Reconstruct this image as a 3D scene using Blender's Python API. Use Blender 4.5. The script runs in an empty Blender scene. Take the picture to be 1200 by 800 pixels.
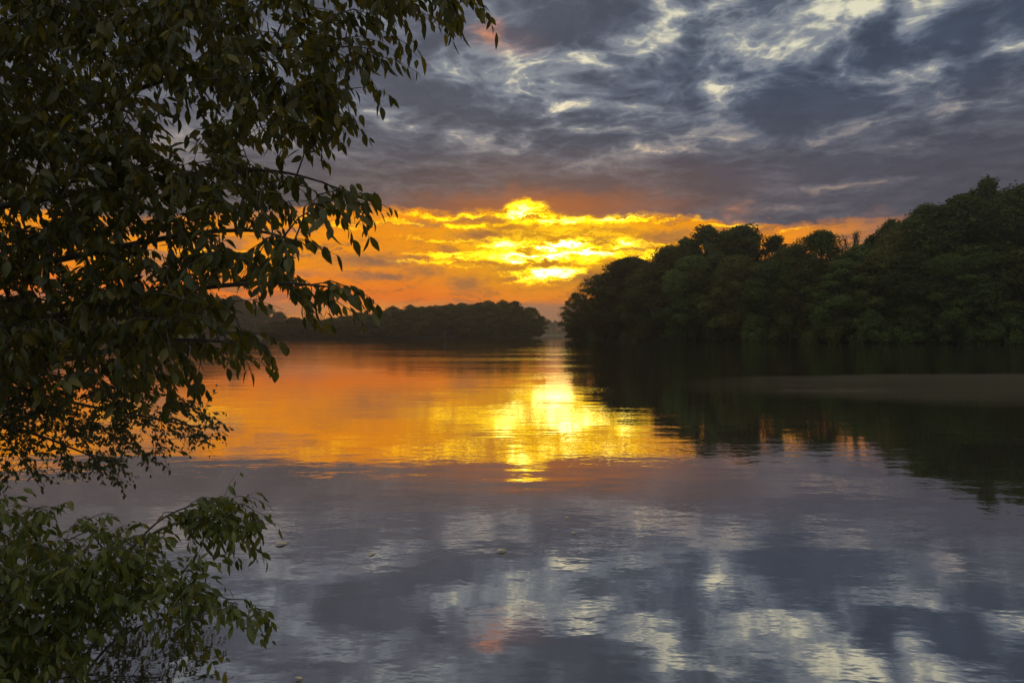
import bpy, math, random
import numpy as np
from mathutils import Vector

R = math.radians
scene = bpy.context.scene
col = scene.collection

# ------------------------------------------------------------------ camera
F = 805.0            # focal length in photo pixels (photo 1200 x 800)
HOR = 393.0          # row of the horizon in the photo
CAM_H = 1.6
cam_d = bpy.data.cameras.new('camera')
cam = bpy.data.objects.new('camera', cam_d)
col.objects.link(cam)
cam.location = (0, 0, CAM_H)
cam.rotation_euler = (R(90), 0, 0)
cam_d.sensor_width = 36
cam_d.lens = F / 1200 * 36
cam_d.shift_y = -(400 - HOR) / 1200
cam_d.clip_start = 0.05
cam_d.clip_end = 20000
scene.camera = cam

SUN_AZ, SUN_EL = 3.9, 4.6     # degrees right of +Y, above the horizon

def at(x, y, Y):
    """world point seen at photo pixel x, y when it is Y metres ahead"""
    return Vector(((x - 600) / F * Y, Y, CAM_H + (HOR - y) / F * Y))

# ------------------------------------------------------------------ node helper
class V:
    """a scalar socket (or a number) with arithmetic that makes Math nodes"""
    def __init__(s, b, k): s.b, s.k = b, k
    def _m(s, op, *a, clamp=False):
        n = s.b.nt.nodes.new('ShaderNodeMath'); n.operation = op; n.use_clamp = clamp
        for i, v in enumerate((s,) + a):
            s.b.put(v, n.inputs[i])
        return V(s.b, n.outputs[0])
    def __add__(s, o): return s._m('ADD', o)
    __radd__ = __add__
    def __mul__(s, o): return s._m('MULTIPLY', o)
    __rmul__ = __mul__
    def __sub__(s, o): return s._m('SUBTRACT', o)
    def __rsub__(s, o): return V(s.b, o)._m('SUBTRACT', s)
    def __truediv__(s, o): return s._m('DIVIDE', o)
    def max(s, o): return s._m('MAXIMUM', o)
    def min(s, o): return s._m('MINIMUM', o)
    def pow(s, o): return s._m('POWER', o)
    def sat(s): return s._m('ADD', 0.0, clamp=True)
    def step(s, a, b):
        n = s.b.nt.nodes.new('ShaderNodeMapRange'); n.interpolation_type = 'SMOOTHSTEP'
        s.b.put(s, n.inputs[0])
        for i, v in ((1, a), (2, b)): n.inputs[i].default_value = v
        if a > b:
            n.inputs[1].default_value, n.inputs[2].default_value = b, a
            n.inputs[3].default_value, n.inputs[4].default_value = 1.0, 0.0
        return V(s.b, n.outputs[0])

class B:
    def __init__(s, nt): s.nt = nt
    def put(s, v, sock):
        if isinstance(v, V): v = v.k
        if isinstance(v, (int, float)): sock.default_value = v
        elif isinstance(v, (tuple, list, Vector)):
            v = tuple(v)
            sock.default_value = v + (1.0,) if len(v) == 3 and sock.type == 'RGBA' else v
        else: s.nt.links.new(v, sock)
    def node(s, t, **kw):
        n = s.nt.nodes.new(t)
        for k, v in kw.items(): setattr(n, k, v)
        return n
    def vec(s, op, a, b=None, c=None):
        n = s.node('ShaderNodeVectorMath', operation=op)
        for i, v in enumerate((a, b, c)):
            if v is not None: s.put(v, n.inputs[i])
        return n.outputs['Value'] if op in ('LENGTH', 'DOT_PRODUCT') else n.outputs[0]
    def comb(s, x, y, z=0.0):
        n = s.node('ShaderNodeCombineXYZ')
        for i, v in enumerate((x, y, z)): s.put(v, n.inputs[i])
        return n.outputs[0]
    def sep(s, v):
        n = s.node('ShaderNodeSeparateXYZ'); s.put(v, n.inputs[0])
        return [V(s, o) for o in n.outputs]
    def noise(s, vec, scale, detail=4, rough=0.5, lac=2.0, dist=0.0, color=False, dim='3D'):
        n = s.node('ShaderNodeTexNoise', noise_dimensions=dim)
        s.put(vec, n.inputs['Vector']); n.inputs['Scale'].default_value = scale
        n.inputs['Detail'].default_value = detail; n.inputs['Roughness'].default_value = rough
        n.inputs['Lacunarity'].default_value = lac; n.inputs['Distortion'].default_value = dist
        return n.outputs[1] if color else V(s, n.outputs[0])
    def mix(s, f, a, b, mode='MIX'):
        n = s.node('ShaderNodeMix', data_type='RGBA', blend_type=mode); n.clamp_factor = True
        s.put(f, n.inputs[0]); s.put(a, n.inputs[6]); s.put(b, n.inputs[7])
        return n.outputs[2]
    def scale(s, c, f):
        n = s.node('ShaderNodeVectorMath', operation='SCALE'); s.put(c, n.inputs[0]); s.put(f, n.inputs['Scale'])
        return n.outputs[0]

def lin(r, g, b):
    return tuple(((c / 255) / 12.92 if c <= 10 else ((c / 255 + 0.055) / 1.055) ** 2.4) for c in (r, g, b))

# ------------------------------------------------------------------ world: overcast sunset deck with a glowing gap above the horizon
def azel(x, y):
    dx, dz = x - 600, HOR - y
    return math.degrees(math.atan2(dx, F)), math.degrees(math.atan2(dz, math.hypot(F, dx)))

world = bpy.data.worlds.new('World'); scene.world = world
world.use_nodes = True
nt = world.node_tree; nt.nodes.clear()
b = B(nt)
tc = b.node('ShaderNodeTexCoord').outputs['Generated']
dx, dy, dz = b.sep(b.vec('NORMALIZE', tc))
zc = dz.max(0.0)
az = dx._m('ARCTAN2', dy) * 57.2958
el = zc._m('ARCSINE') * 57.2958
P = b.comb(az, el)
# the cloud layer seen in perspective
Q = b.comb(dx / (zc + 0.10), dy / (zc + 0.10), 3.7)
wq = b.vec('SUBTRACT', b.noise(Q, 1.6, 3, 0.55, color=True), (0.5, 0.5, 0.5))
Qw = b.vec('MULTIPLY_ADD', wq, (0.26, 0.26, 0.0), Q)
n_big = b.noise(Qw, 0.95, 6, 0.55)
n_med = b.noise(Qw, 3.1, 6, 0.58)
# warps for hand-placed features (degrees)
PS = b.comb(az * 0.55, el * 1.0, 1.3)
w1 = b.vec('SUBTRACT', b.noise(PS, 0.33, 2, 0.5, color=True), (0.5, 0.5, 0.5))
w2 = b.vec('SUBTRACT', b.noise(PS, 1.25, 4, 0.62, color=True), (0.5, 0.5, 0.5))
Pw = b.vec('MULTIPLY_ADD', w1, (2.4, 1.3, 0.0), P)
Pw = b.vec('MULTIPLY_ADD', w2, (2.4, 1.5, 0.0), Pw)
Pl = b.vec('MULTIPLY_ADD', w2, (2.2, 0.95, 0.0), P)          # light warp, for streaks in the glow
w3 = b.vec('SUBTRACT', b.noise(b.comb(az * 0.7, el * 1.25, 4.4), 2.6, 5, 0.62, color=True), (0.5, 0.5, 0.5))
Pl = b.vec('MULTIPLY_ADD', w3, (3.4, 0.75, 0.0), Pl)
Pl = b.vec('MULTIPLY_ADD', w1, (1.5, 1.6, 0.0), Pl)

def blob(p, x, y, rx, ry, soft=0.25):
    u0, v0 = azel(x, y)
    ru = (azel(x + rx, y)[0] - azel(x - rx, y)[0]) / 2
    rv = (azel(x, y - ry)[1] - azel(x, y + ry)[1]) / 2
    t = V(b, b.vec('LENGTH', b.vec('MULTIPLY_ADD', p, (1 / ru, 1 / rv, 0), (-u0 / ru, -v0 / rv, 0))))
    return t.step(1.35, soft)

def blobs(p, items, soft=0.25):
    tot = None
    for x, y, rx, ry, k in items:
        m = blob(p, x, y, rx, ry, soft) * k
        tot = m if tot is None else tot.max(m)
    return tot

# --- the deck: one sheet of puffy stratocumulus. T is its thickness: thin places let the pale evening sky through, thick ones are dark
hgt = el.step(9.5, 20.0)
side = az.step(-8.0, 24.0)
n_str = b.noise(b.comb(az * 0.10, el * 0.55, 7.0), 1.6, 5, 0.55, dist=0.4)   # flat bars low in the deck
wc = b.vec('SUBTRACT', b.noise(Q, 3.0, 3, 0.55, color=True), (0.5, 0.5, 0.5))
Qb = b.vec('MULTIPLY_ADD', wc, (0.13, 0.16, 0.0), Qw)
puff = None
for sc_, k_ in ((2.6, 1.0), (5.6, 0.62), (11.9, 0.40), (25.0, 0.26), (52.0, 0.16)):
    o_ = (b.noise(Qb, sc_, 0) - 0.5)._m('ABSOLUTE') * (2.0 * k_)
    puff = o_ if puff is None else puff + o_
puff = puff - 0.78                                    # about -0.5 in the creases between puffs, +0.6 in their middles
fine = b.noise(Qb, 9.0, 8, 0.70) - 0.5
gaps = blobs(Pw, [(776, 24, 40, 56, 1.0), (905, 34, 84, 50, 1.0), (962, 12, 50, 24, .95), (1015, 6, 34, 24, .9), (1080, 34, 26, 60, .95),
                  (1098, 8, 34, 22, .85), (1104, 62, 36, 22, .85), (620, 84, 74, 28, .78), (694, 66, 40, 16, .6), (842, 106, 30, 30, .72),
                  (613, 131, 26, 13, .7), (772, 171, 76, 12, .75), (842, 156, 46, 14, .7), (672, 127, 70, 10, .58), (985, 218, 96, 9, .7),
                  (558, 163, 60, 16, .5), (608, 166, 16, 18, .55), (495, 80, 30, 20, .62), (580, 10, 50, 30, .65), (1040, 176, 70, 14, .52),
                  (1104, 130, 26, 40, .58), (700, 146, 60, 12, .5), (860, 244, 46, 11, .55), (930, 245, 80, 8, .5), (500, 10, 50, 24, .55),
                  (320, 178, 40, 36, .55), (215, 160, 60, 44, .5), (1180, 40, 40, 28, .7), (1170, 150, 60, 16, .5), (740, 60, 50, 30, .5),
                  (1000, 160, 80, 24, .42), (1060, 100, 40, 30, .45), (540, 60, 80, 40, .36), (450, 120, 60, 40, .3), (700, 190, 120, 16, .3)], 0.0)
thick = blobs(Pw, [(1010, 66, 70, 36, .55), (905, 118, 100, 38, .45), (805, 72, 50, 30, .40), (700, 22, 64, 26, .40), (655, 24, 40, 20, .25),
                   (700, 106, 80, 16, .35), (1140, 100, 40, 30, .3), (950, 195, 140, 18, .3), (1140, 24, 26, 20, .3), (560, 120, 80, 26, .25)], 0.0)
over = el.step(27.0, 42.0)                                   # more broken overhead and behind, added out of view for extra light
gaps = gaps.max(over * n_big.step(0.40, 0.60) * 1.1)
T = puff * (hgt * 0.88 + 0.32) + fine * 0.55 + (n_big - 0.5) * 0.5 + thick * 0.55 - gaps * 0.71 + (n_str - 0.5) * 1.1 * (1.0 - hgt * 0.75) + 0.83
# colours from thin to thick
sky_n = b.node('ShaderNodeTexSky', sky_type='NISHITA')
sky_n.sun_disc = False
sky_n.sun_elevation = R(SUN_EL); sky_n.sun_rotation = R(SUN_AZ)
sky_n.dust_density = 2.0
clear = b.vec('ADD', b.scale(sky_n.outputs[0], 0.02), b.mix(el.step(8.0, 20.0), lin(222, 168, 116), lin(212, 208, 180)))
veil = b.mix(hgt, lin(150, 130, 118), lin(132, 138, 146))
mid_c = b.mix(hgt, b.mix(side, lin(109, 101, 101), lin(98, 95, 102)), b.mix(side, lin(103, 107, 119), lin(90, 100, 116)))
drk_c = b.mix(hgt, b.mix(side, lin(85, 79, 82), lin(76, 75, 86)), b.mix(side, lin(80, 83, 95), lin(62, 72, 89)))
deck = b.scale(b.mix(T.step(0.26, 0.86), mid_c, drk_c), 1.0 - fine * 0.8 - (n_med - 0.5) * 0.5)
# reddish light under the deck near the sun
glow_u = blobs(Pw, [(650, 228, 260, 50, 0.32)], 0.0)
deck = b.mix(glow_u, deck, lin(146, 100, 66))
glow_v = blobs(Pw, [(630, 244, 180, 24, 0.7)], 0.0)
deck = b.mix(glow_v, deck, lin(186, 104, 36))
deck = b.mix(T.step(0.42, 0.08) * 0.85, deck, veil)
deck = b.mix(T.step(0.12, -0.34) * 0.94, deck, clear)
pink = blobs(Pw, [(572, 38, 26, 16, .85), (600, 50, 50, 16, .25), (868, 247, 26, 11, .6), (1026, 251, 18, 7, .35)], 0.0) * (T.step(0.6, 0.0) * 0.8 + 0.2)
deck = b.mix(pink, deck, lin(228, 136, 66))
# --- the open band above the horizon
st = b.comb(az * 0.16, el * 0.85, 0.4)
st_w = b.vec('MULTIPLY_ADD', w2, (0.5, 1.1, 0.0), st)
n_s1 = b.noise(st_w, 1.8, 8, 0.66, dist=0.3)
n_s2 = b.noise(b.vec('MULTIPLY_ADD', w2, (0.5, 1.3, 0.0), b.comb(az * 0.13, el * 1.05, 5.5)), 2.9, 7, 0.66, dist=0.5)
heart = blobs(Pl, [(655, 290, 180, 70, 1.0)], 0.0)
heart2 = blobs(Pl, [(655, 296, 120, 60, 1.0)], 0.0)
lowb = el.step(6.4, 2.8)
band_c = b.mix(lowb, lin(242, 144, 4), lin(238, 118, 16))
band_c = b.mix(heart * 0.95, band_c, lin(232, 166, 0))
band_c = b.scale(band_c, 0.66 + n_s1 * 0.6)
# ragged darker bars inside the band
bars = (n_s1.step(0.47, 0.34) * 0.75 * (1.0 - heart2 * 0.5)).max(
    blobs(Pl, [(566, 276, 34, 8, 1), (432, 305, 60, 10, 1), (450, 326, 44, 6, 1), (548, 330, 30, 13, .9), (496, 318, 30, 9, .75), (690, 326, 34, 12, 1),
               (700, 284, 24, 6, .9), (780, 276, 34, 9, .85), (745, 285, 22, 7, .7), (640, 309, 26, 6, .9), (660, 276, 60, 5, .5), (600, 312, 30, 5, .6), (860, 268, 60, 6, .5), (960, 262, 40, 5, .5), (500, 262, 20, 7, .7), (560, 256, 44, 4, .7), (712, 270, 40, 5, .4), (620, 272, 40, 6, .3)], 0.0)
    * (0.55 + n_s2 * 0.9)).sat()
band_c = b.mix(bars, band_c, b.mix(heart2, lin(146, 100, 66), lin(180, 112, 18)))
# lit edges: yellow, then white-hot close to the sun
lit = blobs(Pl, [(612, 250, 44, 16, 1.0), (655, 256, 80, 6, .85), (730, 256, 66, 8, .85), (790, 256, 50, 6, .6), (530, 252, 80, 5, .6), (545, 263, 60, 5, .6), (650, 287, 80, 12, 1.0),
                 (625, 300, 90, 9, .95), (690, 297, 66, 9, .95), (642, 320, 64, 13, 1.15), (735, 289, 60, 12, .9), (770, 296, 50, 8, .7), (590, 288, 40, 14, .8), (540, 298, 90, 5, .65),
                 (500, 304, 80, 5, .55), (470, 262, 80, 5, .5), (380, 262, 90, 8, .4), (250, 300, 90, 18, .4), (140, 300, 60, 16, .4), (690, 305, 36, 9, .6), (650, 282, 170, 50, .40), (860, 262, 60, 4, .5), (930, 268, 60, 3, .35), (560, 310, 60, 4, .4), (520, 282, 80, 3, .45)], 0.0)
fib = (1.0 - (n_s2 - 0.5)._m('ABSOLUTE') * 9.0).max(0.0)
fib2 = (1.0 - (n_s1 - 0.52)._m('ABSOLUTE') * 10.0).max(0.0)
litf = (lit * (0.58 + (n_s1 - 0.5) * 2.6 + (n_s2 - 0.5) * 2.6 + fib * 0.4 + fib2 * 0.35) - bars * 0.3).max(0.0)
band_c = b.vec('ADD', band_c, b.scale((1.1, 0.86, 0.0), litf.step(0.16, 0.72) * 0.85))
hot = litf.step(0.62, 1.25) * heart
band_c = b.vec('ADD', band_c, b.scale((3.4, 3.0, 0.95), hot * hot * 2.0 + hot * 0.3))
lowc = b.mix((az + b.sep(w1)[0] * 8.0).step(-11.0, -1.0), lin(238, 142, 44), lin(158, 116, 88))
lowm = (el + b.sep(w3)[1] * 0.8 + b.sep(w2)[1] * 0.7).step(3.1, 2.3)
band_c = b.mix(lowm * 0.9, band_c, lowc)
# upper edge of the band, dropping away to the right
wv = b.sep(w1)[1] * 1.6 + b.sep(w2)[1] * 1.5
edge = el + wv + az.step(6.0, 26.0) * 1.9 + az.step(-12.0, -30.0) * 1.6 + blobs(P, [(700, 246, 75, 40, 0.45)], 0.0) - blobs(P, [(615, 246, 34, 40, 0.9)], 0.0)
band_m = edge.step(10.6, 9.95) * az._m('ABSOLUTE').step(60.0, 38.0)
band_m = band_m * (1.0 - az.step(20.0, 33.0) * 0.85)
sky_c = b.mix(band_m, deck, band_c)
# thicker, dimmer bars crossing the band far from the sun, on both sides
away = (az - 3.0)._m('ABSOLUTE').step(9.0, 26.0)
sky_c = b.mix(away * band_m * n_str.step(0.48, 0.6) * 0.6, sky_c, lin(120, 98, 92))
# added fill: unseen sky overhead and behind the viewer brightened to light the leaves
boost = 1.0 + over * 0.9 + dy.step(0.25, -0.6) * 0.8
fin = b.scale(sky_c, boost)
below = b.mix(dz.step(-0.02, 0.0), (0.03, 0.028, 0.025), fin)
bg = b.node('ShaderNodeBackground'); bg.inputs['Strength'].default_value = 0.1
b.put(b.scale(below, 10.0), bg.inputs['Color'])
nt.links.new(bg.outputs[0], b.node('ShaderNodeOutputWorld').inputs[0])
world.cycles.sampling_method = 'MANUAL'
world.cycles.sample_map_resolution = 1024

# ------------------------------------------------------------------ sun (low, veiled by the cloud)
sd = bpy.data.lights.new('sun', 'SUN')
sd.energy = 0.0018; sd.angle = R(2.4); sd.color = (1.0, 0.62, 0.22)
sun = bpy.data.objects.new('sun', sd); col.objects.link(sun)
d = Vector((math.sin(R(SUN_AZ)) * math.cos(R(SUN_EL)), math.cos(R(SUN_AZ)) * math.cos(R(SUN_EL)), math.sin(R(SUN_EL))))
sun.rotation_euler = d.to_track_quat('Z', 'Y').to_euler()

scene.view_settings.view_transform = 'Standard'
scene.view_settings.look = 'None'
scene.view_settings.exposure = 0.12
scene.view_settings.gamma = 1.0
scene.cycles.max_bounces = 6
scene.cycles.transparent_max_bounces = 8
scene.cycles.volume_bounces = 0
scene.cycles.use_denoising = True

# ------------------------------------------------------------------ object helpers
def mesh_obj(name, verts, faces, mat, parent=None, smooth=False):
    me = bpy.data.meshes.new(name)
    if isinstance(faces, tuple):      # numpy: (loop vertex indices, sizes)
        idx, sizes = faces
        me.vertices.add(len(verts)); me.vertices.foreach_set('co', np.asarray(verts, np.float32).ravel())
        me.loops.add(len(idx)); me.loops.foreach_set('vertex_index', np.asarray(idx, np.int32))
        st_ = np.concatenate([[0], np.cumsum(sizes)[:-1]]).astype(np.int32)
        me.polygons.add(len(sizes)); me.polygons.foreach_set('loop_start', st_)
        me.update(calc_edges=True); me.validate()
    else:
        me.from_pydata([tuple(v) for v in verts], [], faces)
    me.materials.append(mat)
    if smooth:
        me.polygons.foreach_set('use_smooth', [True] * len(me.polygons))
    o = bpy.data.objects.new(name, me); col.objects.link(o)
    if parent: o.parent = parent
    return o

def empty(name, loc=(0, 0, 0)):
    o = bpy.data.objects.new(name, None); o.location = loc
    o.empty_display_size = 0.2
    col.objects.link(o); return o

def tag(o, label=None, cat=None, group=None, kind=None):
    for k, v in (('label', label), ('category', cat), ('group', group), ('kind', kind)):
        if v: o[k] = v
    return o

def copy_tree(o, parent=None):
    c = o.copy(); col.objects.link(c); c.parent = parent
    for ch in list(o.children): copy_tree(ch, c)
    return c

class Tubes:
    def __init__(s): s.v, s.f = [], []
    def add(s, pts, rad, n=6):
        pts = [Vector(p) for p in pts]; base = len(s.v); ref = Vector((0.3, 0.5, 0.81)).normalized()
        for i, p in enumerate(pts):
            t = (pts[min(i + 1, len(pts) - 1)] - pts[max(i - 1, 0)])
            t = t.normalized() if t.length > 1e-9 else Vector((0, 0, 1))
            u = t.cross(ref); u = u.normalized() if u.length > 1e-4 else t.orthogonal().normalized()
            w = t.cross(u)
            for k in range(n):
                a = 2 * math.pi * k / n
                s.v.append(p + (u * math.cos(a) + w * math.sin(a)) * rad[i])
        for i in range(len(pts) - 1):
            for k in range(n):
                a, c = base + i * n + k, base + i * n + (k + 1) % n
                s.f.append((a, c, c + n, a + n))
        s.f.append(tuple(base + (len(pts) - 1) * n + k for k in range(n)))
    def build(s, name, mat, parent=None): return mesh_obj(name, s.v, s.f, mat, parent, True)

# ------------------------------------------------------------------ materials
def material(name):
    m = bpy.data.materials.new(name); m.use_nodes = True; m.node_tree.nodes.clear()
    return m, B(m.node_tree)

def leaf_mat(name, cols, trans=0.35, gloss=0.04, tint=(1.6, 1.35, 0.45)):
    m, n = material(name)
    g = n.node('ShaderNodeNewGeometry'); oi = n.node('ShaderNodeObjectInfo')
    rnd = V(n, g.outputs['Random Per Island'])
    cr = n.node('ShaderNodeValToRGB'); e = cr.color_ramp.elements
    for i, c in enumerate(cols):
        if i < 2: e[i].position = i / (len(cols) - 1); e[i].color = c + (1,)
        else: x = e.new(i / (len(cols) - 1)); x.color = c + (1,)
    for i in range(len(cols)):
        cr.color_ramp.elements[i].position = i / (len(cols) - 1); cr.color_ramp.elements[i].color = cols[i] + (1,)
    n.put(rnd, cr.inputs[0])
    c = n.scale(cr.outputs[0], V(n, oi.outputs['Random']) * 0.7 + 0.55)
    df = n.node('ShaderNodeBsdfDiffuse'); n.put(c, df.inputs[0])
    tr = n.node('ShaderNodeBsdfTranslucent'); n.put(n.vec('MULTIPLY', c, tint), tr.inputs[0])
    mx = n.node('ShaderNodeMixShader'); mx.inputs[0].default_value = trans
    n.nt.links.new(df.outputs[0], mx.inputs[1]); n.nt.links.new(tr.outputs[0], mx.inputs[2])
    gl = n.node('ShaderNodeBsdfGlossy'); gl.inputs['Roughness'].default_value = 0.42
    m2 = n.node('ShaderNodeMixShader'); m2.inputs[0].default_value = gloss
    n.nt.links.new(mx.outputs[0], m2.inputs[1]); n.nt.links.new(gl.outputs[0], m2.inputs[2])
    n.nt.links.new(m2.outputs[0], n.node('ShaderNodeOutputMaterial').inputs[0])
    return m

def rough_mat(name, c0, c1, scale, rough=0.9):
    m, n = material(name)
    tc_ = n.node('ShaderNodeTexCoord').outputs['Object']
    f = n.noise(tc_, scale, 6, 0.6)
    p = n.node('ShaderNodeBsdfPrincipled'); p.inputs['Roughness'].default_value = rough
    n.put(n.mix(f.step(0.35, 0.68), c0, c1), p.inputs['Base Color'])
    bp = n.node('ShaderNodeBump'); bp.inputs['Strength'].default_value = 0.6; bp.inputs['Distance'].default_value = 0.02
    n.put(f, bp.inputs['Height']); n.nt.links.new(bp.outputs[0], p.inputs['Normal'])
    n.nt.links.new(p.outputs[0], n.node('ShaderNodeOutputMaterial').inputs[0])
    return m

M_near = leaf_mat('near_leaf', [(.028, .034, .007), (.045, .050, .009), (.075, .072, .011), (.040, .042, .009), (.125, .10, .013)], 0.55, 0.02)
M_shrub = leaf_mat('shrub_leaf', [(.042, .058, .010), (.068, .088, .013), (.105, .12, .018), (.056, .074, .012), (.13, .12, .02)], 0.45, 0.02)
M_fine = leaf_mat('fine_leaf', [(.030, .040, .010), (.055, .060, .014), (.08, .07, .016)], 0.35, 0.03)
M_far = leaf_mat('far_leaf', [(.050, .072, .022), (.060, .084, .024), (.068, .090, .026)], 0.25, 0.0, (1.1, 1.1, .6))
M_far2 = leaf_mat('far_leaf_olive', [(.062, .064, .019), (.072, .072, .021), (.080, .078, .023)], 0.25, 0.0, (1.1, 1.1, .6))
M_isle = leaf_mat('island_leaf', [(.040, .052, .018), (.050, .062, .020), (.058, .068, .022)], 0.2, 0.0)
M_bark = rough_mat('bark', (.035, .028, .022), (.085, .07, .055), 9.0)
M_farbark = rough_mat('grey_bark', (.06, .05, .04), (.16, .14, .115), 1.2)
M_bank = rough_mat('bank_soil', (.03, .03, .016), (.07, .075, .03), 1.3)

# ------------------------------------------------------------------ water
m, n = material('river_water')
pos = n.node('ShaderNodeNewGeometry').outputs['Position']
px, py, pz = n.sep(pos)
big = n.noise(pos, 0.055, 3, 0.55)
patch = n.noise(n.comb(px * 0.05, py * 0.16, 2.0), 1.0, 4, 0.6)
wob = (n.noise(n.comb(px * 0.09, py * 0.02, 5.0), 1.0, 3, 0.5) - 0.5) * 3.0
ruf = (py + wob * 0.8).step(15.0, 19.0) * (py + wob * 0.5).step(30.0, 25.5) * (px + wob).step(4.0, 9.0) * (0.35 + patch.step(0.42, 0.6) * 0.65)     # ruffled strip off the wooded bank
farz = (py + wob * 3.0).step(27.0, 42.0) * (0.35 + patch.step(0.40, 0.60) * 0.65)
nearz = 0.10 + patch.step(0.42, 0.66) * 0.25
amp = nearz.max(farz * 0.8).max(ruf * 1.5)
h1 = n.noise(n.comb(px * 2.6, py * 4.6, 0.0), 1.0, 3, 0.5)          # short ripples, crests across the view
h2 = n.noise(n.comb(px * 0.45, py * 0.95, 4.0), 1.0, 2, 0.5)        # slow undulation
h3 = n.noise(n.comb(px * 7.0, py * 12.0, 9.0), 1.0, 2, 0.5)
hh = amp * (h1 * 0.0085 + h3 * 0.0042) + h2 * 0.0075
bp = n.node('ShaderNodeBump'); bp.inputs['Strength'].default_value = 1.0; bp.inputs['Distance'].default_value = 1.0
n.put(hh, bp.inputs['Height'])
gl = n.node('ShaderNodeBsdfGlossy'); gl.inputs['Color'].default_value = (0.90, 0.88, 0.85, 1)
n.put(0.02 + ruf * 0.03, gl.inputs['Roughness'])
n.nt.links.new(bp.outputs[0], gl.inputs['Normal'])
df = n.node('ShaderNodeBsdfDiffuse'); df.inputs[0].default_value = (0.024, 0.022, 0.016, 1)
lw = n.node('ShaderNodeLayerWeight'); lw.inputs['Blend'].default_value = 0.5
n.nt.links.new(bp.outputs[0], lw.inputs['Normal'])
fac = V(n, lw.outputs['Facing']).step(0.0, 0.97) * 0.60 + 0.30
mx = n.node('ShaderNodeMixShader'); n.put(fac, mx.inputs[0])
n.nt.links.new(df.outputs[0], mx.inputs[1]); n.nt.links.new(gl.outputs[0], mx.inputs[2])
n.nt.links.new(mx.outputs[0], n.node('ShaderNodeOutputMaterial').inputs[0])
M_water = m
S = 2400
river = mesh_obj('river_water', [(-S, -300, 0), (S, -300, 0), (S, S, 0), (-S, S, 0)], [(0, 1, 2, 3)], M_water)
tag(river, 'calm dark river mirroring the sunset sky', 'river', kind='structure')

# ------------------------------------------------------------------ land
def land(name, outline, top, label, inset=0.35, mat=M_bank, rim=-0.4, seed=1):
    """a low landform: outline at the waterline, rising inland to a rounded top"""
    rnd = random.Random(seed)
    pts = []
    N = len(outline)
    for i in range(N):                       # subdivide and roughen the waterline
        a, c = Vector(outline[i]), Vector(outline[(i + 1) % N])
        k = max(2, int((c - a).length / max(1.0, top * 1.5)))
        k = min(k, 60)
        for j in range(k): pts.append(a.lerp(c, j / k) + Vector((rnd.uniform(-.5, .5), rnd.uniform(-.5, .5))) * min(1.5, top * .4))
    cx = sum((p for p in pts), Vector((0, 0))) / len(pts)
    rings = [(0.0, rim), (0.03, 0.02), (0.10, 0.35), (0.3, 0.75), (0.65, 0.95), (0.999, 1.0)]
    v, f = [], []
    for t, hz in rings:
        for p in pts:
            q = p.lerp(cx, t)
            z = hz if hz < 0.03 else hz * top * rnd.uniform(.88, 1.08)
            v.append((q.x, q.y, z))
    n_ = len(pts)
    for r_ in range(len(rings) - 1):
        for i in range(n_):
            f.append((r_ * n_ + i, r_ * n_ + (i + 1) % n_, (r_ + 1) * n_ + (i + 1) % n_, (r_ + 1) * n_ + i))
    o = mesh_obj(name, v, f, mat, None, True)
    return tag(o, label, 'bank', kind='structure')

def bank_d(x):
    return float(np.interp(x, [600, 665, 700, 760, 820, 870, 950, 1020, 1100, 1160, 1230, 1330, 1500],
                           [290, 262, 236, 202, 181, 166, 150, 139, 131, 126, 120, 112, 100]))
def gxy(x, Y): return ((x - 600) / F * Y, Y)

shore = [gxy(x, bank_d(x) - 2) for x in (668, 685, 700, 730, 760, 800, 850, 900, 950, 1020, 1100, 1180, 1260, 1350, 1480)]
land('wooded_riverbank', [Vector(p) for p in shore] + [Vector((170, 60)), Vector((330, 120)), Vector((260, 260)), Vector((110, 330)), Vector((40, 300))], 2.2,
     'low earth bank under the trees on the right shore', seed=3)
land('island_bank', [Vector(gxy(x, 400)) for x in (300, 380, 460, 540, 600, 628, 634)] + [Vector(gxy(632, 430)), Vector(gxy(560, 460)), Vector(gxy(300, 470))], 2.0,
     'low shore under the dark wooded point left of the channel', seed=4)
land('distant_shore', [Vector(gxy(x, 620)) for x in (-260, -100, 60, 180, 280, 350)] + [Vector(gxy(370, 680)), Vector(gxy(200, 800)), Vector(gxy(-300, 800))], 5.0,
     'misty far shore on the left behind the leaves', seed=5)
# the bank the viewer stands on
land('near_riverbank', [Vector(p) for p in ((9, 1.6), (3.5, 1.9), (0, 2.1), (-1.9, 2.5), (-3.2, 3.3), (-6.6, 8.2), (-12, 15), (-24, 30), (-60, 70), (-80, 20), (-60, -60), (40, -60))], 0.55,
     'grassy near bank below the viewpoint', seed=6)

# ------------------------------------------------------------------ far trees
def leaf_quads(c, nrm, size, rng, asp=0.75):
    """irregular pentagon leaf clumps centred at c facing nrm"""
    k = len(c)
    a = rng.normal(size=(k, 3)); u = np.cross(nrm, a); u /= np.linalg.norm(u, axis=1)[:, None] + 1e-9
    w = np.cross(nrm, u)
    V5 = np.empty((k, 5, 3))
    for j in range(5):
        an = 2 * math.pi * (j / 5) + rng.uniform(-.35, .35, k)
        r = size * rng.uniform(.55, 1.1, k)
        V5[:, j] = c + u * (np.cos(an) * r)[:, None] + w * (np.sin(an) * r * asp)[:, None] + nrm * (rng.uniform(-.2, .2, k) * size)[:, None]
    return V5.reshape(-1, 3), (np.arange(k * 5), np.full(k, 5))

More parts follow.
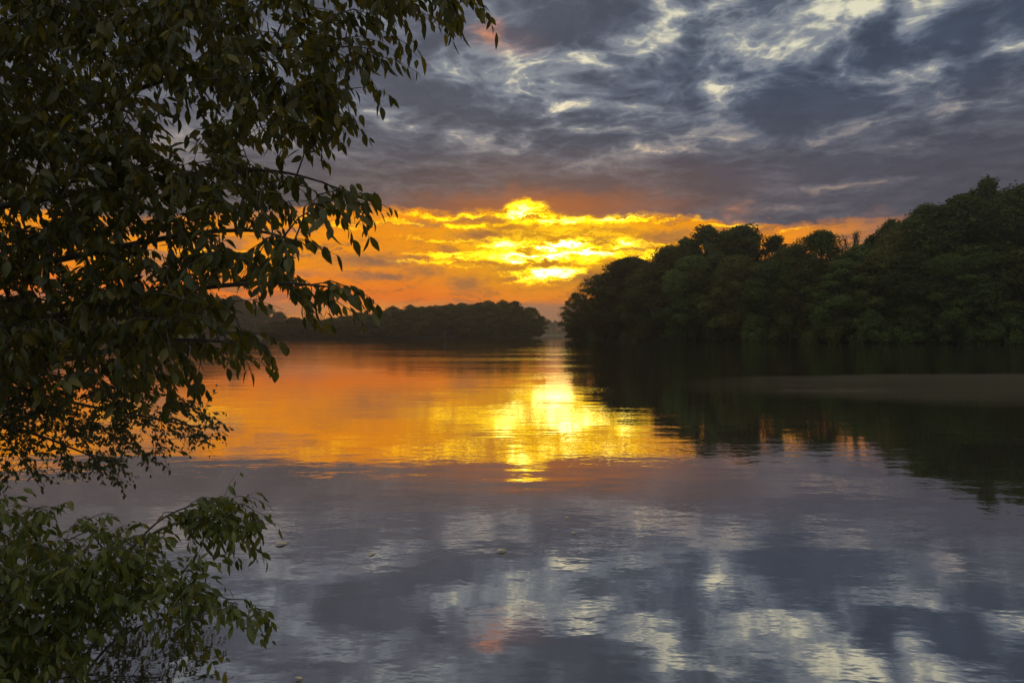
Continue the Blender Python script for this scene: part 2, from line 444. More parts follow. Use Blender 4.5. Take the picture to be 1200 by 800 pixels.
def tree_meshes(kind, seed):
    """returns crown (verts, faces) and trunk Tubes for a tree ~12 m wide and 22 m tall"""
    rng = np.random.default_rng(seed); rnd = random.Random(seed)
    H, Wd = 22.0, 6.0
    tb = Tubes(); C = []; Nn = []; Sz = []
    lean = rnd.uniform(-.6, .6)
    if kind == 'dense':   nl, lr, per, ls, z0 = 54, (.9, 2.5), 250, .22, .03
    elif kind == 'airy':  nl, lr, per, ls, z0 = 110, (.6, 1.2), 70, .20, .10
    elif kind == 'tip':   nl, lr, per, ls, z0 = 54, (.7, 1.6), 90, .21, .08
    elif kind == 'bare':  nl, lr, per, ls, z0 = 34, (.6, 1.1), 9, .15, .35
    elif kind == 'isle':  nl, lr, per, ls, z0 = 36, (1.0, 2.5), 80, .38, .02
    elif kind == 'bush':  nl, lr, per, ls, z0 = 24, (1.1, 2.4), 300, .23, 0.0; H = 8.0
    top = H; lsv = rnd.uniform(.75, 1.3)
    tpts = [Vector((0, 0, -.4))] + [Vector((lean * t + rnd.uniform(-.15, .15), rnd.uniform(-.15, .15), H * .8 * t)) for t in (.15, .35, .55, .75, 1)]
    tr = .34 if kind not in ('bush', 'bare') else .16
    tb.add(tpts, [tr * 1.35, tr, tr * .8, tr * .6, tr * .4, tr * .12], 8)
    for i in range(nl):
        t = z0 + (1 - z0) * ((i + rnd.random()) / nl)
        # crown profile: wide lower-middle, rounded top
        prof = math.sin(min(1, max(0.05, (t - z0 * .6) / (1 - z0 * .6))) ** .75 * math.pi) ** .6 if kind != 'bush' else math.sqrt(max(.05, 1 - t * t))
        if kind in ('dense', 'isle', 'airy'): prof = max(prof, .72 if t < .55 else 0)
        a = i * 2.399 + rnd.uniform(-.4, .4)
        r = rnd.uniform(*lr)
        rad = max(0.0, Wd * prof * rnd.uniform(.66, 1.12) - r * .75)
        if rnd.random() < (.12 if kind != 'airy' else .4): rad *= rnd.uniform(.2, .7)
        c = Vector((lean + math.cos(a) * rad, math.sin(a) * rad, max(r * .5, min(top - r * .75, H * t))))
        # limb to it
        b0 = tpts[1].lerp(tpts[4], min(1, max(.05, t - .22)))
        if kind != 'isle' or i % 3 == 0:
            midp = b0.lerp(c, .5) + Vector((0, 0, rnd.uniform(-.2, .7)))
            tb.add([b0, midp, c], [tr * .34, tr * .2, tr * .06], 5)
            if kind in ('airy', 'bare', 'tip'):
                for _ in range(6 if kind != 'bare' else 9):
                    dr = Vector((rnd.gauss(0, 1), rnd.gauss(0, 1), rnd.gauss(.8, .7))).normalized() * r * rnd.uniform(.8, 1.6)
                    tb.add([midp.lerp(c, rnd.uniform(.4, 1)), c + dr * .5, c + dr], [.06, .04, .02], 3)
        k = int(per * (r / lr[0]) ** 1.6)
        dirs = rng.normal(size=(k, 3)); dirs /= np.linalg.norm(dirs, axis=1)[:, None]
        flip = (dirs[:, 2] < -.3) & (rng.random(k) < .6); dirs[flip, 2] *= -1
        rr = r * (rng.random(k) ** (.45 if kind not in ('airy', 'bare') else .6)) * rng.uniform(.9, 1.25, k)
        sq = np.array([rnd.uniform(.75, 1.25), rnd.uniform(.75, 1.25), rnd.uniform(.7, 1.35)])
        C.append(np.array(c) + dirs * rr[:, None] * sq)
        q = dirs + rng.normal(size=(k, 3)) * .55; q[:, 2] += .15
        Nn.append(q / np.linalg.norm(q, axis=1)[:, None]); Sz.append(rng.uniform(.6, 1.3, k) * ls * lsv)
    C = np.concatenate(C); C[:, 2] = np.maximum(C[:, 2], .05)
    return leaf_quads(C, np.concatenate(Nn), np.concatenate(Sz), rng), tb

protos = {}
def proto_tree(kind, i, mat, nm):
    key = (kind, i, mat.name)
    if key not in protos:
        (v, f), tb = tree_meshes(kind, hash((len(kind), i)) % 1000 + i * 17 + 5)
        me = bpy.data.meshes.new(nm)
        protos[key] = (v, f, tb)
        root = empty(nm)
        tb.build('stem' if kind == 'bush' else 'trunk', M_farbark, root)
        mesh_obj('foliage' if kind == 'bush' else 'crown', v, f, mat, root)
        bpy.data.meshes.remove(me)
        protos[key] = [root, False]
    p = protos[key]
    if not p[1]:
        p[1] = True; return p[0]
    return copy_tree(p[0])

rt = random.Random(11)
def place_tree(kind, i, mat, nm, x, topy, wpx, Y, zb, label, group, cat='tree'):
    o = proto_tree(kind, i, mat, nm)
    X = (x - 600) / F * Y
    o.location = (X, Y, zb)
    h = CAM_H + (HOR - topy) / F * Y - zb
    w = wpx / F * Y
    base_h = 8.0 if kind == 'bush' else 22.0
    o.scale = (w / 12.0, w / 12.0, h / base_h)
    o.rotation_euler = (0, 0, rt.uniform(0, 6.28))
    return tag(o, label, cat, group)

GB = 'trees of the wooded right bank'
back = [  # x, top row, width, metres behind the shore, kind, mesh, label
    (704, 322, 66, 16, 'tip', 0, 'thin loose crown just behind the tip of the wooded right bank'),
    (742, 304, 74, 16, 'dense', 1, 'brown-green tree on the slope of the skyline beside the sunset glow'),
    (790, 292, 70, 16, 'dense', 2, 'tree just left of the tall airy crowns on the bank, lower than them'),
    (830, 267, 84, 20, 'airy', 0, 'tall airy crown with sky showing through, nearest the glow of its pair'),
    (876, 265, 96, 20, 'airy', 1, 'broad open crown with ragged top, right of the similar airy tree'),
    (910, 277, 56, 22, 'airy', 2, 'slim see-through crown standing alone at the dip in the skyline'),
    (853, 271, 76, 22, 'tip', 3, 'loose crown between the two tall airy crowns'),
    (806, 281, 60, 22, 'tip', 4, 'loose crown left of the tall airy crowns, next to the glow'),
    (932, 287, 50, 22, 'tip', 3, 'loose crown rising in the skyline dip'),
    (1022, 278, 56, 22, 'tip', 4, 'loose crown right of the bare twiggy tree'),
    (856, 282, 70, 12, 'dense', 4, 'leafy crown filling the wood under the pair of airy crowns'),
    (926, 293, 60, 12, 'dense', 5, 'low crown at the bottom of the skyline dip, under the slim airy one'),
    (1006, 290, 56, 12, 'dense', 1, 'leafy crown in front of the bare twiggy tree'),
    (1046, 276, 60, 12, 'dense', 4, 'leafy crown in front of the wiry open crown'),
    (962, 273, 68, 16, 'dense', 3, 'dense round-headed tree between the skyline dip and the bare twigs'),
    (1001, 272, 60, 18, 'bare', 0, 'bare pale twiggy tree between two leafy crowns on the skyline'),
    (1043, 260, 66, 20, 'airy', 0, 'wiry open crown beside the bare twiggy tree, foot of the high wood'),
    (1085, 246, 76, 16, 'dense', 0, 'heavy dark tree where the skyline starts climbing to its highest part'),
    (1128, 233, 82, 14, 'dense', 1, 'large dark tree just left of the highest airy tip of the wood'),
    (1157, 210, 74, 20, 'airy', 2, 'highest tree of the bank, its thin leafy tip above the wood'),
    (1192, 226, 84, 14, 'dense', 2, 'big dark tree right of the highest airy tip'),
    (1245, 214, 90, 14, 'dense', 3, 'dark tree at the very right edge of the wood in view'),
]
front = [
    (673, 344, 30, 2, 'tip', 1, 'sparse leaning tree at the very tip of the right bank'),
    (694, 350, 50, 4, 'dense', 4, 'small shoreline tree next to the sparse tree at the tip'),
    (728, 326, 56, 4, 'dense', 0, 'brownish shoreline tree, third from the tip of the right bank'),
    (768, 310, 60, 4, 'dense', 3, 'brownish rounded tree at the water under the lower skyline slope'),
    (812, 302, 62, 5, 'dense', 1, 'dark tree at the water below the taller of the airy crowns'),
    (864, 303, 62, 3, 'dense', 5, 'olive dome-shaped tree at the water, rounder and paler than its neighbours'),
    (908, 310, 52, 5, 'dense', 2, 'dark gap-filling tree at the water right of the olive dome-shaped tree'),
    (948, 306, 60, 3, 'dense', 4, 'mid green shoreline tree with tiered clumps, below the round-headed tree'),
    (990, 308, 64, 3, 'dense', 0, 'leafy green shoreline tree below the bare twiggy tree'),
    (1030, 296, 56, 4, 'dense', 5, 'upright green tree with bright clumps below the wiry open crown'),
    (1070, 300, 62, 3, 'dense', 2, 'dark shoreline tree below the start of the climbing skyline'),
    (1112, 300, 70, 3, 'dense', 3, 'wide shadowy shoreline tree below the large dark tree'),
    (1156, 298, 66, 3, 'dense', 1, 'shadowy shoreline tree straight below the highest airy tip'),
    (1204, 296, 70, 3, 'dense', 4, 'shoreline tree second from the right edge of the picture'),
    (1256, 290, 76, 3, 'dense', 0, 'shoreline tree cut by the right edge of the picture'),
]
for r_, nm, g in ((back, 'bank_tree', GB), (front, 'bank_tree', GB)):
    for k, (x, ty, w, dd, kind, i, lab) in enumerate(r_):
        Y = bank_d(x) + dd
        place_tree(kind, i, M_far2 if (kind == 'dense' and i in (4, 5)) or x < 800 else M_far, nm, x, ty, w * (1.5 if kind == 'dense' else 1.3), Y, 0.5 if dd < 8 else 1.5, lab, g)
bushes = [(682, 378, 40, 'shrub at the water under the sparse tree at the bank tip'), (712, 372, 46, 'low shrub at the water, second from the bank tip'),
          (752, 368, 52, 'shrub hanging over the water below the lower skyline slope'), (800, 366, 54, 'dark shrub at the water left of the olive dome-shaped tree'),
          (846, 372, 46, 'shrub at the foot of the olive dome-shaped tree'), (888, 370, 46, 'dark shrub at the water right of the olive dome-shaped tree'),
          (926, 352, 54, 'brightest green shrub on the shore, bulging over the water'), (972, 362, 56, 'green shrub right of the bulging bright one'),
          (1022, 366, 56, 'dark shrub at the water below the upright green tree'), (1072, 364, 60, 'dark shrub at the water below the climbing skyline'),
          (1124, 366, 60, 'shadowy shrub at the water below the large dark tree'), (1178, 364, 64, 'shadowy shrub at the water right of the highest tip'),
          (1234, 362, 70, 'shrub at the water by the right edge of the picture')]
for k, (x, ty, w, lab) in enumerate(bushes):
    place_tree('bush', k % 3, M_far2 if 900 < x < 990 else M_far, 'shore_bush', x, ty, w, bank_d(x) - .5, 0.0, lab, 'shrubs along the right bank', 'bush')

# wooded point left of the channel
isl = [(x, t) for x, t in ((318, 376), (338, 374), (358, 373), (377, 372), (396, 370), (415, 368), (434, 364), (452, 361), (470, 359), (487, 358), (503, 357), (519, 355.5),
                           (535, 354.5), (551, 353.5), (567, 353), (582, 352.5), (597, 354), (611, 359), (622, 367))]
GI = 'trees of the wooded point'
for k, (x, t) in enumerate(isl):
    last = k == len(isl) - 1
    for row in range(2):
        if row and last: continue
        Y = 404 + row * 16 + rt.uniform(-2, 2)
        place_tree('isle', (k + row * 2) % 4, M_isle, 'point_tree', x + rt.uniform(-3, 3) + row * 8, t + rt.uniform(-2.2, 2.4) + (0 if row else 4), 26 * rt.uniform(1.45, 1.8), Y, .6 + row,
                   'last full tree at the channel end of the wooded point' if last else 'dark rounded tree in the wooded point left of the channel', GI)
place_tree('tip', 2, M_isle, 'point_tree', 632, 374, 14, 404, .3, 'small wispy tree reaching over the channel from the wooded point', GI)
# misty wooded shore behind the leaves
for k, x in enumerate(range(-60, 352, 15)):
    t = float(np.interp(x, [-60, 60, 200, 270, 320, 352], [352, 350, 346, 345, 358, 378]))
    place_tree('isle', k % 4, M_isle, 'far_tree', x + rt.uniform(-6, 6), t + rt.uniform(-3, 7), rt.uniform(34, 56), 640 + rt.uniform(-12, 24), 2.5,
               'hazy tree on the far shore seen through the near leaves', 'trees of the far left shore')
# wood on the farthest ridge, closing the channel: one mass
rng = np.random.default_rng(77)
kx = 26000
xx = rng.uniform(470, 800, kx); YY = rng.uniform(1290, 1380, kx)
topz = np.interp(xx, [470, 560, 620, 660, 720, 800], [30, 30, 27, 27.5, 29, 26]) + 2.0 * np.sin(xx * .9) + 1.2 * np.sin(xx * 2.3 + 1)
cz = topz * (1 - .55 * rng.random(kx) ** 2 * (1380 - YY) / 90) * np.where(rng.random(kx) < .5, 1, rng.random(kx))
C = np.stack([(xx - 600) / F * YY, YY, np.maximum(cz, .5)], 1)
nn = rng.normal(size=(kx, 3)); nn[:, 1] -= .8; nn /= np.linalg.norm(nn, axis=1)[:, None]
v, f = leaf_quads(C, nn, rng.uniform(1.2, 2.6, kx), rng)
tag(mesh_obj('ridge_wood', v, f, M_isle), 'distant wood closing the far end of the channel', 'wood', kind='stuff')
land('far_ridge', [Vector(gxy(x, 1270)) for x in (420, 600, 850)] + [Vector(gxy(850, 1480)), Vector(gxy(420, 1480))], 6.0, 'low far ridge at the end of the channel', seed=8)

# ------------------------------------------------------------------ near foliage (leafy branches built twig by twig)
def leaves_mesh(pos, dirs, nrm, length, width, rng):
    k = len(pos)
    d_ = dirs / np.linalg.norm(dirs, axis=1)[:, None]
    s_ = np.cross(d_, nrm); s_ /= np.linalg.norm(s_, axis=1)[:, None] + 1e-9
    n_ = np.cross(s_, d_)
    curl = rng.uniform(-.05, .28, k); fold = rng.uniform(.10, .45, k)
    ts = [0.0, .22, .48, .76, 1.0]; ws = [0.0, .78, 1.0, .62, 0.0]
    VV = np.empty((k, 11, 3)); j = 0
    for t, w in zip(ts, ws):
        c = pos + d_ * (length * t)[:, None] - n_ * (curl * length * t * t)[:, None]
        if w == 0:
            VV[:, j] = c; j += 1
        else:
            sd_ = s_ * (width * .5 * w)[:, None]; up = n_ * (width * .5 * w * fold)[:, None]
            VV[:, j] = c - sd_ + up; VV[:, j + 1] = c; VV[:, j + 2] = c + sd_ + up; j += 3
    fq = [(0, 1, 2), (0, 2, 3), (1, 4, 5, 2), (2, 5, 6, 3), (4, 7, 8, 5), (5, 8, 9, 6), (7, 10, 8), (8, 10, 9)]
    idx = np.concatenate([np.array(q) for q in fq]); sz = np.array([len(q) for q in fq])
    I = (idx[None, :] + (np.arange(k) * 11)[:, None]).ravel()
    return VV.reshape(-1, 3), (I, np.tile(sz, k))

def inside(poly, x, y):
    c = False; n_ = len(poly); j = n_ - 1
    for i in range(n_):
        xi, yi = poly[i]; xj, yj = poly[j]
        if (yi > y) != (yj > y) and x < (xj - xi) * (y - yi) / (yj - yi) + xi: c = not c
        j = i
    return c

def leafy(root, tb, limbs, anchors, rng, rnd, leaf_len, leaf_w, per, spread, droop, mat, tw=.0030, spray=.26, foliage='crown', limb_r=(.036, .004)):
    """limbs: lists of world points; anchors: twig ends. Each anchor is joined to the nearest branch already there, then carries leaves."""
    nodes = []
    for L in limbs:
        pts = []
        for i in range(len(L) - 1):
            for t in np.linspace(0, 1, 7)[:-1]:
                p0, p1, p2, p3 = L[max(i - 1, 0)], L[i], L[i + 1], L[min(i + 2, len(L) - 1)]
                pts.append(0.5 * ((2 * p1) + (p2 - p0) * t + (2 * p0 - 5 * p1 + 4 * p2 - p3) * t * t + (3 * p1 - p0 - 3 * p2 + p3) * t ** 3))
        pts.append(L[-1])
        m_ = len(pts)
        tb.add(pts, [limb_r[0] + (limb_r[1] - limb_r[0]) * (i / (m_ - 1)) ** .7 for i in range(m_)], 7)
        nodes += [tuple(p) for p in pts[3:]]
    arr = np.array(nodes)
    anc = [np.array(a) for a in anchors]
    d0 = [np.min(np.linalg.norm(arr - a, axis=1)) for a in anc]
    Pn, Dn, Nn, Ln = [], [], [], []
    buf = list(map(np.array, nodes))
    for i in np.argsort(d0):
        a = anc[i]; A_ = np.array(buf)
        dd = A_ - a
        dist = np.linalg.norm(dd, axis=1) + np.maximum(0, A_[:, 0] - a[0]) * .8       # prefer to grow outwards from the trunk side
        p = A_[int(np.argmin(dist))]
        pv, av = Vector(p), Vector(a)
        midp = pv.lerp(av, .5) + Vector((rnd.uniform(-.03, .03), rnd.uniform(-.03, .03), rnd.uniform(.0, .10) * (av - pv).length))
        gd = (av - midp); gd = gd.normalized() if gd.length > 1e-6 else Vector((1, 0, 0))
        tip_d = (gd + Vector((rnd.uniform(.0, .7), rnd.uniform(-.5, .5), rnd.uniform(-.75, .1) * droop))).normalized()
        sl = spray * rnd.uniform(.6, 1.25)
        q1 = av + tip_d * sl * .5; q2 = q1 + (tip_d + Vector((0, 0, -.45 * droop))).normalized() * sl * .5
        path = [pv, midp, av, q1, q2]
        tb.add(path, [tw * 1.7, tw * 1.3, tw, tw * .7, tw * .35], 4)
        buf += [np.array(midp), np.array(av)]
        L2 = [pv.lerp(midp, .6), midp, av, q1, q2]
        k = max(3, int(per * rnd.uniform(.7, 1.3)))
        for j in range(k):
            t = (j + rnd.random() * .6) / k
            s_ = (t ** .8) * 3.999; ii = int(s_); fr = s_ - ii
            if ii == 0 and rnd.random() < .5: continue
            if ii >= 4: ii, fr = 3, 1
            c = L2[ii].lerp(L2[ii + 1], fr)
            ax = (L2[ii + 1] - L2[ii]); ax = ax.normalized() if ax.length > 1e-6 else tip_d
            sd_ = ax.cross(Vector((0, 0, 1))); sd_ = sd_.normalized() if sd_.length > 1e-4 else Vector((1, 0, 0))
            sgn = 1 if j % 2 else -1
            ld = ax * rnd.uniform(.25, .7) + sd_ * sgn * spread * rnd.uniform(.4, 1.1) + Vector((rnd.gauss(0, .2), rnd.gauss(0, .2), -droop * rnd.uniform(.3, 1.25)))
            Pn.append(tuple(c + Vector((rnd.gauss(0, .008), rnd.gauss(0, .008), rnd.gauss(0, .008))))); Dn.append(tuple(ld))
            nv = Vector((rnd.gauss(0, .5), rnd.gauss(0, .5) - .25, rnd.uniform(.2, 1.0)))
            Nn.append(tuple(nv)); Ln.append(leaf_len * rnd.uniform(.5, 1.3))
    Ln = np.array(Ln); wd = Ln * leaf_w * rng.uniform(.8, 1.2, len(Ln))
    v, f = leaves_mesh(np.array(Pn), np.array(Dn), np.array(Nn), Ln, wd, rng)
    mesh_obj(foliage, v, f, mat, root, True)
    return len(Ln)

rnd = random.Random(5); rng = np.random.default_rng(5)
from mathutils import noise as mnoise
def patchy(x, y, sx, sy, seed, cut, p):
    """uneven growth: thins the twigs out in patches"""
    return mnoise.noise(Vector((x / sx, y / sy, seed))) < cut and rnd.random() < p
# ---- the overhanging tree on the left
MAIN = [(-90, -80), (575, -80), (572, -8), (545, 14), (528, 20), (500, 22), (478, 34), (458, 50), (448, 80), (436, 108), (425, 132), (405, 138), (388, 148), (368, 160),
        (362, 185), (372, 205), (405, 222), (432, 232), (438, 246), (410, 250), (378, 252), (345, 256), (315, 256), (292, 262), (300, 278), (335, 280), (362, 282), (376, 294), (366, 308),
        (345, 312), (345, 328), (370, 338), (398, 340), (425, 332), (440, 338), (432, 352), (402, 362), (386, 360), (350, 352), (312, 352), (285, 362), (290, 392), (308, 398),
        (312, 410), (300, 420), (280, 416), (250, 414), (236, 432), (215, 450), (150, 458), (-90, 470)]
HOLES = [[(172, 96), (205, 96), (240, 125), (255, 170), (258, 192), (228, 198), (195, 178), (178, 140)], [(290, 150), (322, 135), (350, 165), (340, 195), (300, 190)], [(340, 60), (352, 58), (352, 74), (338, 72)], [(128, 55), (150, 50), (150, 66), (130, 68)], [(285, 120), (300, 118), (296, 134), (282, 132)],
         [(225, 262), (330, 256), (330, 275), (290, 288), (240, 282)], [(180, 118), (200, 112), (222, 135), (240, 165), (246, 188), (228, 192), (205, 170), (190, 150)], [(300, 160), (320, 152), (338, 180), (325, 198), (305, 190)],
         [(255, 262), (300, 255), (330, 268), (300, 300), (262, 292)], [(235, 318), (275, 316), (345, 330), (345, 350), (285, 360), (240, 345)], [(230, 372), (285, 366), (288, 400), (250, 405), (232, 395)]]
def depth_main(x, y): return float(np.interp(x, [-90, 100, 300, 560], [4.6, 4.5, 4.1, 3.6])) - (0.5 if y > 240 and x > 300 else 0)
anch = []
tries = 0
while len(anch) < 2050 and tries < 120000:
    tries += 1
    x, y = rnd.uniform(-90, 575), rnd.uniform(-80, 450)
    if not inside(MAIN, x, y): continue
    if any(inside(h, x, y) for h in HOLES) and rnd.random() < .96: continue
    if 95 < x < 215 and 262 < y < 330 and rnd.random() < .45: continue
    if 120 < x < 215 and 400 < y < 432 and rnd.random() < .5: continue
    if x > 300 and rnd.random() < .30: continue
    if patchy(x, y, 42, 30, 1.7, -.12, .82 if x > 210 else .4) or patchy(x, y, 18, 14, 5.1, -.2, .6): continue
    dp = depth_main(x, y) + rnd.uniform(-.9, 1.1) * (1.0 if x < 300 else .55)
    anch.append(at(x - 10, y - 6, dp))
tree = empty('riverside_tree', at(-170, 393, 5.0)); tree.location.z = 0.3
tree_loc = tree.location.copy()
def loc(pts): return [p - tree_loc for p in pts]
tb = Tubes()
trunk_pts = [Vector((0, 0, -.3)), Vector((.03, .02, .6)), Vector((.0, .05, 1.6)), Vector((.08, .0, 2.8)), Vector((.05, -.05, 4.2)), Vector((.2, .0, 6.0)), Vector((.25, .1, 8.0))]
tb.add(trunk_pts, [.22, .17, .15, .13, .105, .07, .03], 12)
tb.build('trunk', M_bark, tree)
tb = Tubes()
def limb(*q): return [at(*p) - tree_loc for p in q]
limbs = [limb((-168, 120, 5.0), (20, 60, 4.7), (230, 5, 4.3), (420, -25, 3.9), (560, -22, 3.6)),
         limb((-168, 190, 5.0), (20, 150, 4.7), (160, 105, 4.5), (300, 60, 4.2), (410, 55, 3.9)),
         limb((-168, 270, 5.0), (40, 235, 4.7), (200, 208, 4.4), (310, 200, 4.0), (380, 214, 3.7)),
         limb((-168, 350, 5.0), (40, 310, 4.6), (200, 278, 4.2), (290, 270, 3.8), (345, 282, 3.5)),
         limb((-168, 420, 5.0), (40, 375, 4.6), (220, 340, 4.1), (320, 332, 3.6), (385, 336, 3.35)),
         limb((-168, 470, 5.0), (30, 430, 4.6), (160, 405, 4.3), (220, 398, 3.9), (270, 402, 3.6)),
         limb((-168, -60, 5.0), (0, -60, 4.9), (150, -70, 4.8), (330, -80, 4.4))]
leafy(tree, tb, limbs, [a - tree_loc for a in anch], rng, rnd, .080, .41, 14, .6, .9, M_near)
tb.build('branches', M_bark, tree)
tag(tree, 'overhanging leafy tree with drooping pointed leaves, filling the upper left', 'tree')

# ---- finer-leaved tree below it
FINE = [(-90, 430), (120, 448), (200, 452), (232, 466), (256, 496), (250, 512), (232, 524), (205, 530), (185, 540), (160, 536), (138, 562), (108, 552), (-90, 575)]
anch = []
while len(anch) < 640:
    x, y = rnd.uniform(-90, 260), rnd.uniform(430, 585)
    if not inside(FINE, x, y): continue
    if rnd.random() < (.45 if x > 150 or y > 520 else 0): continue
    if patchy(x, y, 26, 16, 3.3, -.1, .75): continue
    anch.append(at(x - 4, y - 2, rnd.uniform(4.7, 6.0)))
ft = empty('fine_leaved_tree', at(-210, 393, 5.7)); ft.location.z = .25
fl = ft.location.copy()
tb = Tubes()
tb.add([Vector((0, 0, -.3)), Vector((.04, 0, .5)), Vector((.1, .03, 1.2)), Vector((.1, .0, 2.2)), Vector((.2, .0, 3.2))], [.13, .10, .085, .06, .02], 10)
tb.build('trunk', M_bark, ft)
tb = Tubes()
def limb2(*q): return [at(*p) - fl for p in q]
limbs = [limb2((-206, 330, 5.7), (-60, 430, 5.6), (80, 470, 5.4), (180, 490, 5.2), (240, 502, 5.1)), limb2((-206, 350, 5.7), (-60, 470, 5.5), (60, 515, 5.2), (120, 540, 5.1)),
         limb2((-206, 320, 5.7), (-60, 405, 5.7), (80, 443, 5.6), (190, 462, 5.5))]
leafy(ft, tb, limbs, [a - fl for a in anch], rng, rnd, .042, .48, 15, .7, .5, M_fine, tw=.0018, spray=.17, limb_r=(.026, .004))
tb.build('branches', M_bark, ft)
tag(ft, 'finer-leaved dark twiggy tree hanging over the water below the big leaves', 'tree')

# ---- shrub rising from the water's edge, lower left
sh = empty('riverside_shrub', at(52, 393, 2.70)); sh.location.z = -0.03
sl_ = sh.location.copy()
MASS = [(-90, 590), (60, 600), (110, 606), (148, 622), (185, 642), (214, 656), (238, 678), (262, 694), (285, 712), (296, 722), (285, 728), (250, 712), (240, 722), (220, 718), (205, 722),
        (170, 716), (140, 712), (112, 740), (92, 780), (-90, 820)]
ARCH = [(205, 596), (240, 585), (285, 584), (304, 610), (308, 628), (285, 626), (262, 634), (238, 626), (205, 618)]
TAIL = [(196, 735), (212, 738), (235, 752), (246, 765), (238, 768), (215, 752)]
anch = []
while len(anch) < 450:
    x, y = rnd.uniform(-90, 300), rnd.uniform(585, 835)
    if inside(MASS, x, y) and not patchy(x, y, 30, 20, 9.2, -.1, .8): anch.append(at(x - 5, y - 4, rnd.uniform(2.5, 3.4 if y < 665 else 2.8)))
for poly, k in ((ARCH, 46), (TAIL, 7)):
    c = 0
    while c < k:
        x, y = rnd.uniform(190, 310), rnd.uniform(580, 770)
        if inside(poly, x, y): anch.append(at(x - 4, y - 3, rnd.uniform(2.75, 3.05))); c += 1
anch += [at(300, 712, 2.8), at(312, 722, 2.8), at(292, 708, 2.85)]
tb = Tubes()
def limb3(*q): return [at(*p) - sl_ for p in q]
base = (52, 880, 2.70)
limbs = [limb3(base, (96, 796, 2.76), (138, 748, 2.8), (195, 724, 2.82), (240, 728, 2.8)),
         limb3(base, (70, 770, 2.8), (118, 690, 2.85), (165, 630, 2.9), (200, 602, 2.9), (245, 588, 2.9), (290, 592, 2.88)),
         limb3(base, (92, 780, 2.78), (150, 715, 2.85), (215, 690, 2.85), (270, 702, 2.8)),
         limb3(base, (50, 770, 2.85), (40, 690, 2.95), (70, 640, 3.0), (120, 615, 3.0)),
         limb3(base, (20, 800, 2.85), (-20, 720, 3.0), (-60, 650, 3.1)),
         limb3((165, 640, 2.9), (185, 622, 2.9), (225, 608, 2.88), (270, 604, 2.85))]
leafy(sh, tb, limbs, [a - sl_ for a in anch], rng, rnd, .048, .37, 14, .6, .75, M_shrub, tw=.0014, spray=.15, foliage='foliage', limb_r=(.010, .0018))
for x, y, x2, y2 in ((205, 735, 200, 790), (180, 735, 182, 765), (190, 780, 205, 755), (150, 650, 168, 628), (240, 640, 255, 664), (170, 770, 150, 800)):      # bare dead twigs
    p, q = at(x, y, 2.82) - sl_, at(x2, y2, 2.8) - sl_
    tb.add([p, p.lerp(q, .5) + Vector((rnd.uniform(-.01, .01), 0, 0)), q], [.0022, .0016, .0008], 4)
tb.build('branches', M_bark, sh)
tag(sh, 'arching leafy shrub over the water in the lower left', 'shrub')

# ------------------------------------------------------------------ drifting leaves on the water
m, n = material('fallen_leaf')
p = n.node('ShaderNodeBsdfPrincipled'); p.inputs['Base Color'].default_value = (.42, .33, .14, 1); p.inputs['Roughness'].default_value = .3
n.nt.links.new(p.outputs[0], n.node('ShaderNodeOutputMaterial').inputs[0])
GL = 'leaves drifting on the river'
for x, y, s, lab in ((330, 638, .10, 'largest pale leaf drifting beside the tip of the arching shrub'), (588, 646, .085, 'pale drifting leaf below the middle of the orange reflection'),
                     (673, 625, .05, 'tiny leaf drifting just right of the centre of the river'), (436, 649, .06, 'small pale leaf alone between shrub and mid-river'),
                     (350, 796, .04, 'pale leaf at the bottom edge near the shrub'), (664, 607, .045, 'tiny leaf drifting under the sun glitter, upper of its pair')):
    Y = CAM_H * F / (y - HOR)
    o = leaf = None
    v, f = leaves_mesh(np.array([[-s / 2, 0, .006]]), np.array([[1.0, .1, .03]]), np.array([[0, 0.05, 1.0]]), np.array([s]), np.array([s * .5]), rng)
    o = mesh_obj('drifting_leaf', v, f, m, None, True)
    o.location = ((x - 600) / F * Y, Y, .002); o.rotation_euler = (0, 0, rnd.uniform(-.5, .5))
    tag(o, lab, 'leaf', GL)

# ------------------------------------------------------------------ evening haze
m, n = material('evening_haze')
pv = n.node('ShaderNodeVolumePrincipled')
pv.inputs['Color'].default_value = (.95, .88, .80, 1); pv.inputs['Density'].default_value = 0.00034; pv.inputs['Anisotropy'].default_value = 0.7
n.nt.links.new(pv.outputs[0], n.node('ShaderNodeOutputMaterial').inputs[1])
hz = S + 60
z0, z1 = -3.0, 48.0
hv = [(-hz, -360, z0), (hz, -360, z0), (hz, hz, z0), (-hz, hz, z0), (-hz, -360, z1), (hz, -360, z1), (hz, hz, z1), (-hz, hz, z1)]
ho = mesh_obj('haze', hv, [(0, 3, 2, 1), (4, 5, 6, 7), (0, 1, 5, 4), (1, 2, 6, 5), (2, 3, 7, 6), (3, 0, 4, 7)], m)
tag(ho, 'thin warm evening haze over the river', 'haze', kind='stuff')

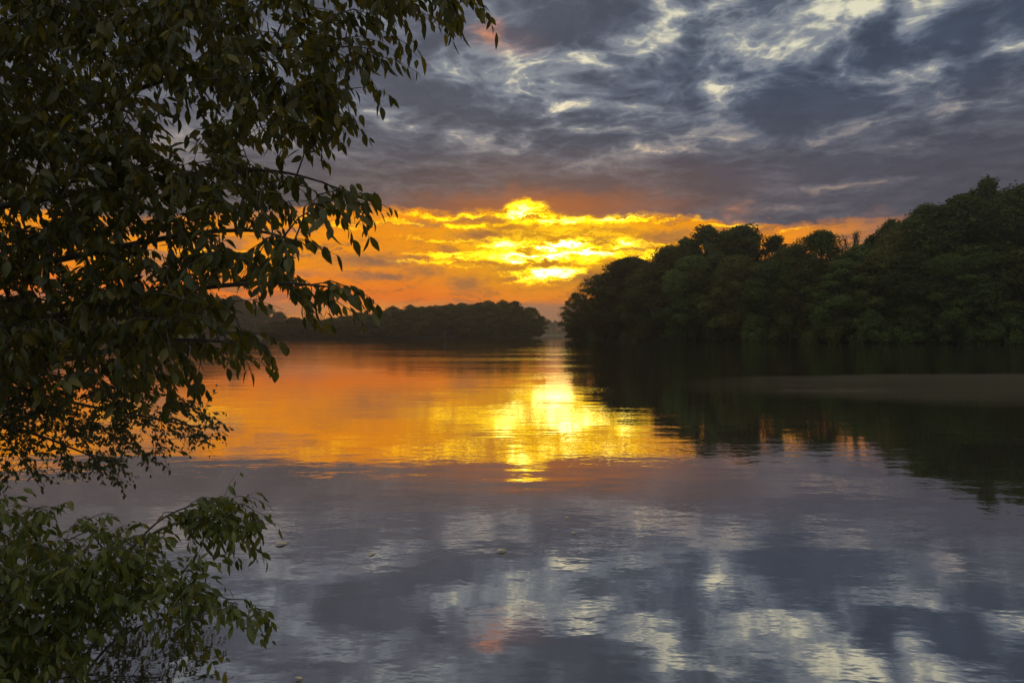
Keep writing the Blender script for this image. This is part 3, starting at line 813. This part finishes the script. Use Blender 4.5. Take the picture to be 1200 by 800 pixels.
# ------------------------------------------------------------------ thin mist lying on the water off the wooded bank
m, n = material('river_mist')
pv = n.node('ShaderNodeVolumePrincipled')
pv.inputs['Color'].default_value = (.95, .80, .64, 1); pv.inputs['Density'].default_value = 0.017; pv.inputs['Anisotropy'].default_value = 0.5
n.nt.links.new(pv.outputs[0], n.node('ShaderNodeOutputMaterial').inputs[1])
rm = random.Random(9)
xs = [5.0 + 0.9 * i for i in range(70)]
def edge_y(x, y0, a): return y0 + a * (mnoise.noise(Vector((x * .13, y0, 1.0))) + .5 * mnoise.noise(Vector((x * .45, y0, 2.0)))) 
near_e = [(x, edge_y(x, 15.5 + 3.5 * math.exp(-(x - 5) / 4), 1.6)) for x in xs]
far_e = [(x, edge_y(x, 27.5 - 4.0 * math.exp(-(x - 5) / 3), 1.0)) for x in xs]
K = 9; v = []; f = []; NX = len(xs)
for i in range(NX):
    ramp = min(1.0, i / 9.0, (NX - 1 - i) / 9.0)
    for j in range(K):
        t = j / (K - 1)
        x, y = xs[i], near_e[i][1] + (far_e[i][1] - near_e[i][1]) * t
        tall = .012 + .40 * math.sin(math.pi * t) ** .8 * ramp * (.75 + .6 * mnoise.noise(Vector((x * .22, y * .35, 6.0))))
        v += [(x, y, .012), (x, y, .012 + max(.008, tall))]
def vi(i, j, top): return (i * K + j) * 2 + top
for i in range(NX - 1):
    for j in range(K - 1):
        f.append((vi(i, j, 1), vi(i + 1, j, 1), vi(i + 1, j + 1, 1), vi(i, j + 1, 1)))
        f.append((vi(i, j, 0), vi(i, j + 1, 0), vi(i + 1, j + 1, 0), vi(i + 1, j, 0)))
    f.append((vi(i, 0, 0), vi(i + 1, 0, 0), vi(i + 1, 0, 1), vi(i, 0, 1)))
    f.append((vi(i, K - 1, 1), vi(i + 1, K - 1, 1), vi(i + 1, K - 1, 0), vi(i, K - 1, 0)))
for j in range(K - 1):
    f.append((vi(0, j, 0), vi(0, j, 1), vi(0, j + 1, 1), vi(0, j + 1, 0)))
    f.append((vi(NX - 1, j, 1), vi(NX - 1, j, 0), vi(NX - 1, j + 1, 0), vi(NX - 1, j + 1, 1)))
tag(mesh_obj('mist', v, f, m), 'thin band of mist lying on the dark water off the right bank', 'mist', kind='stuff')
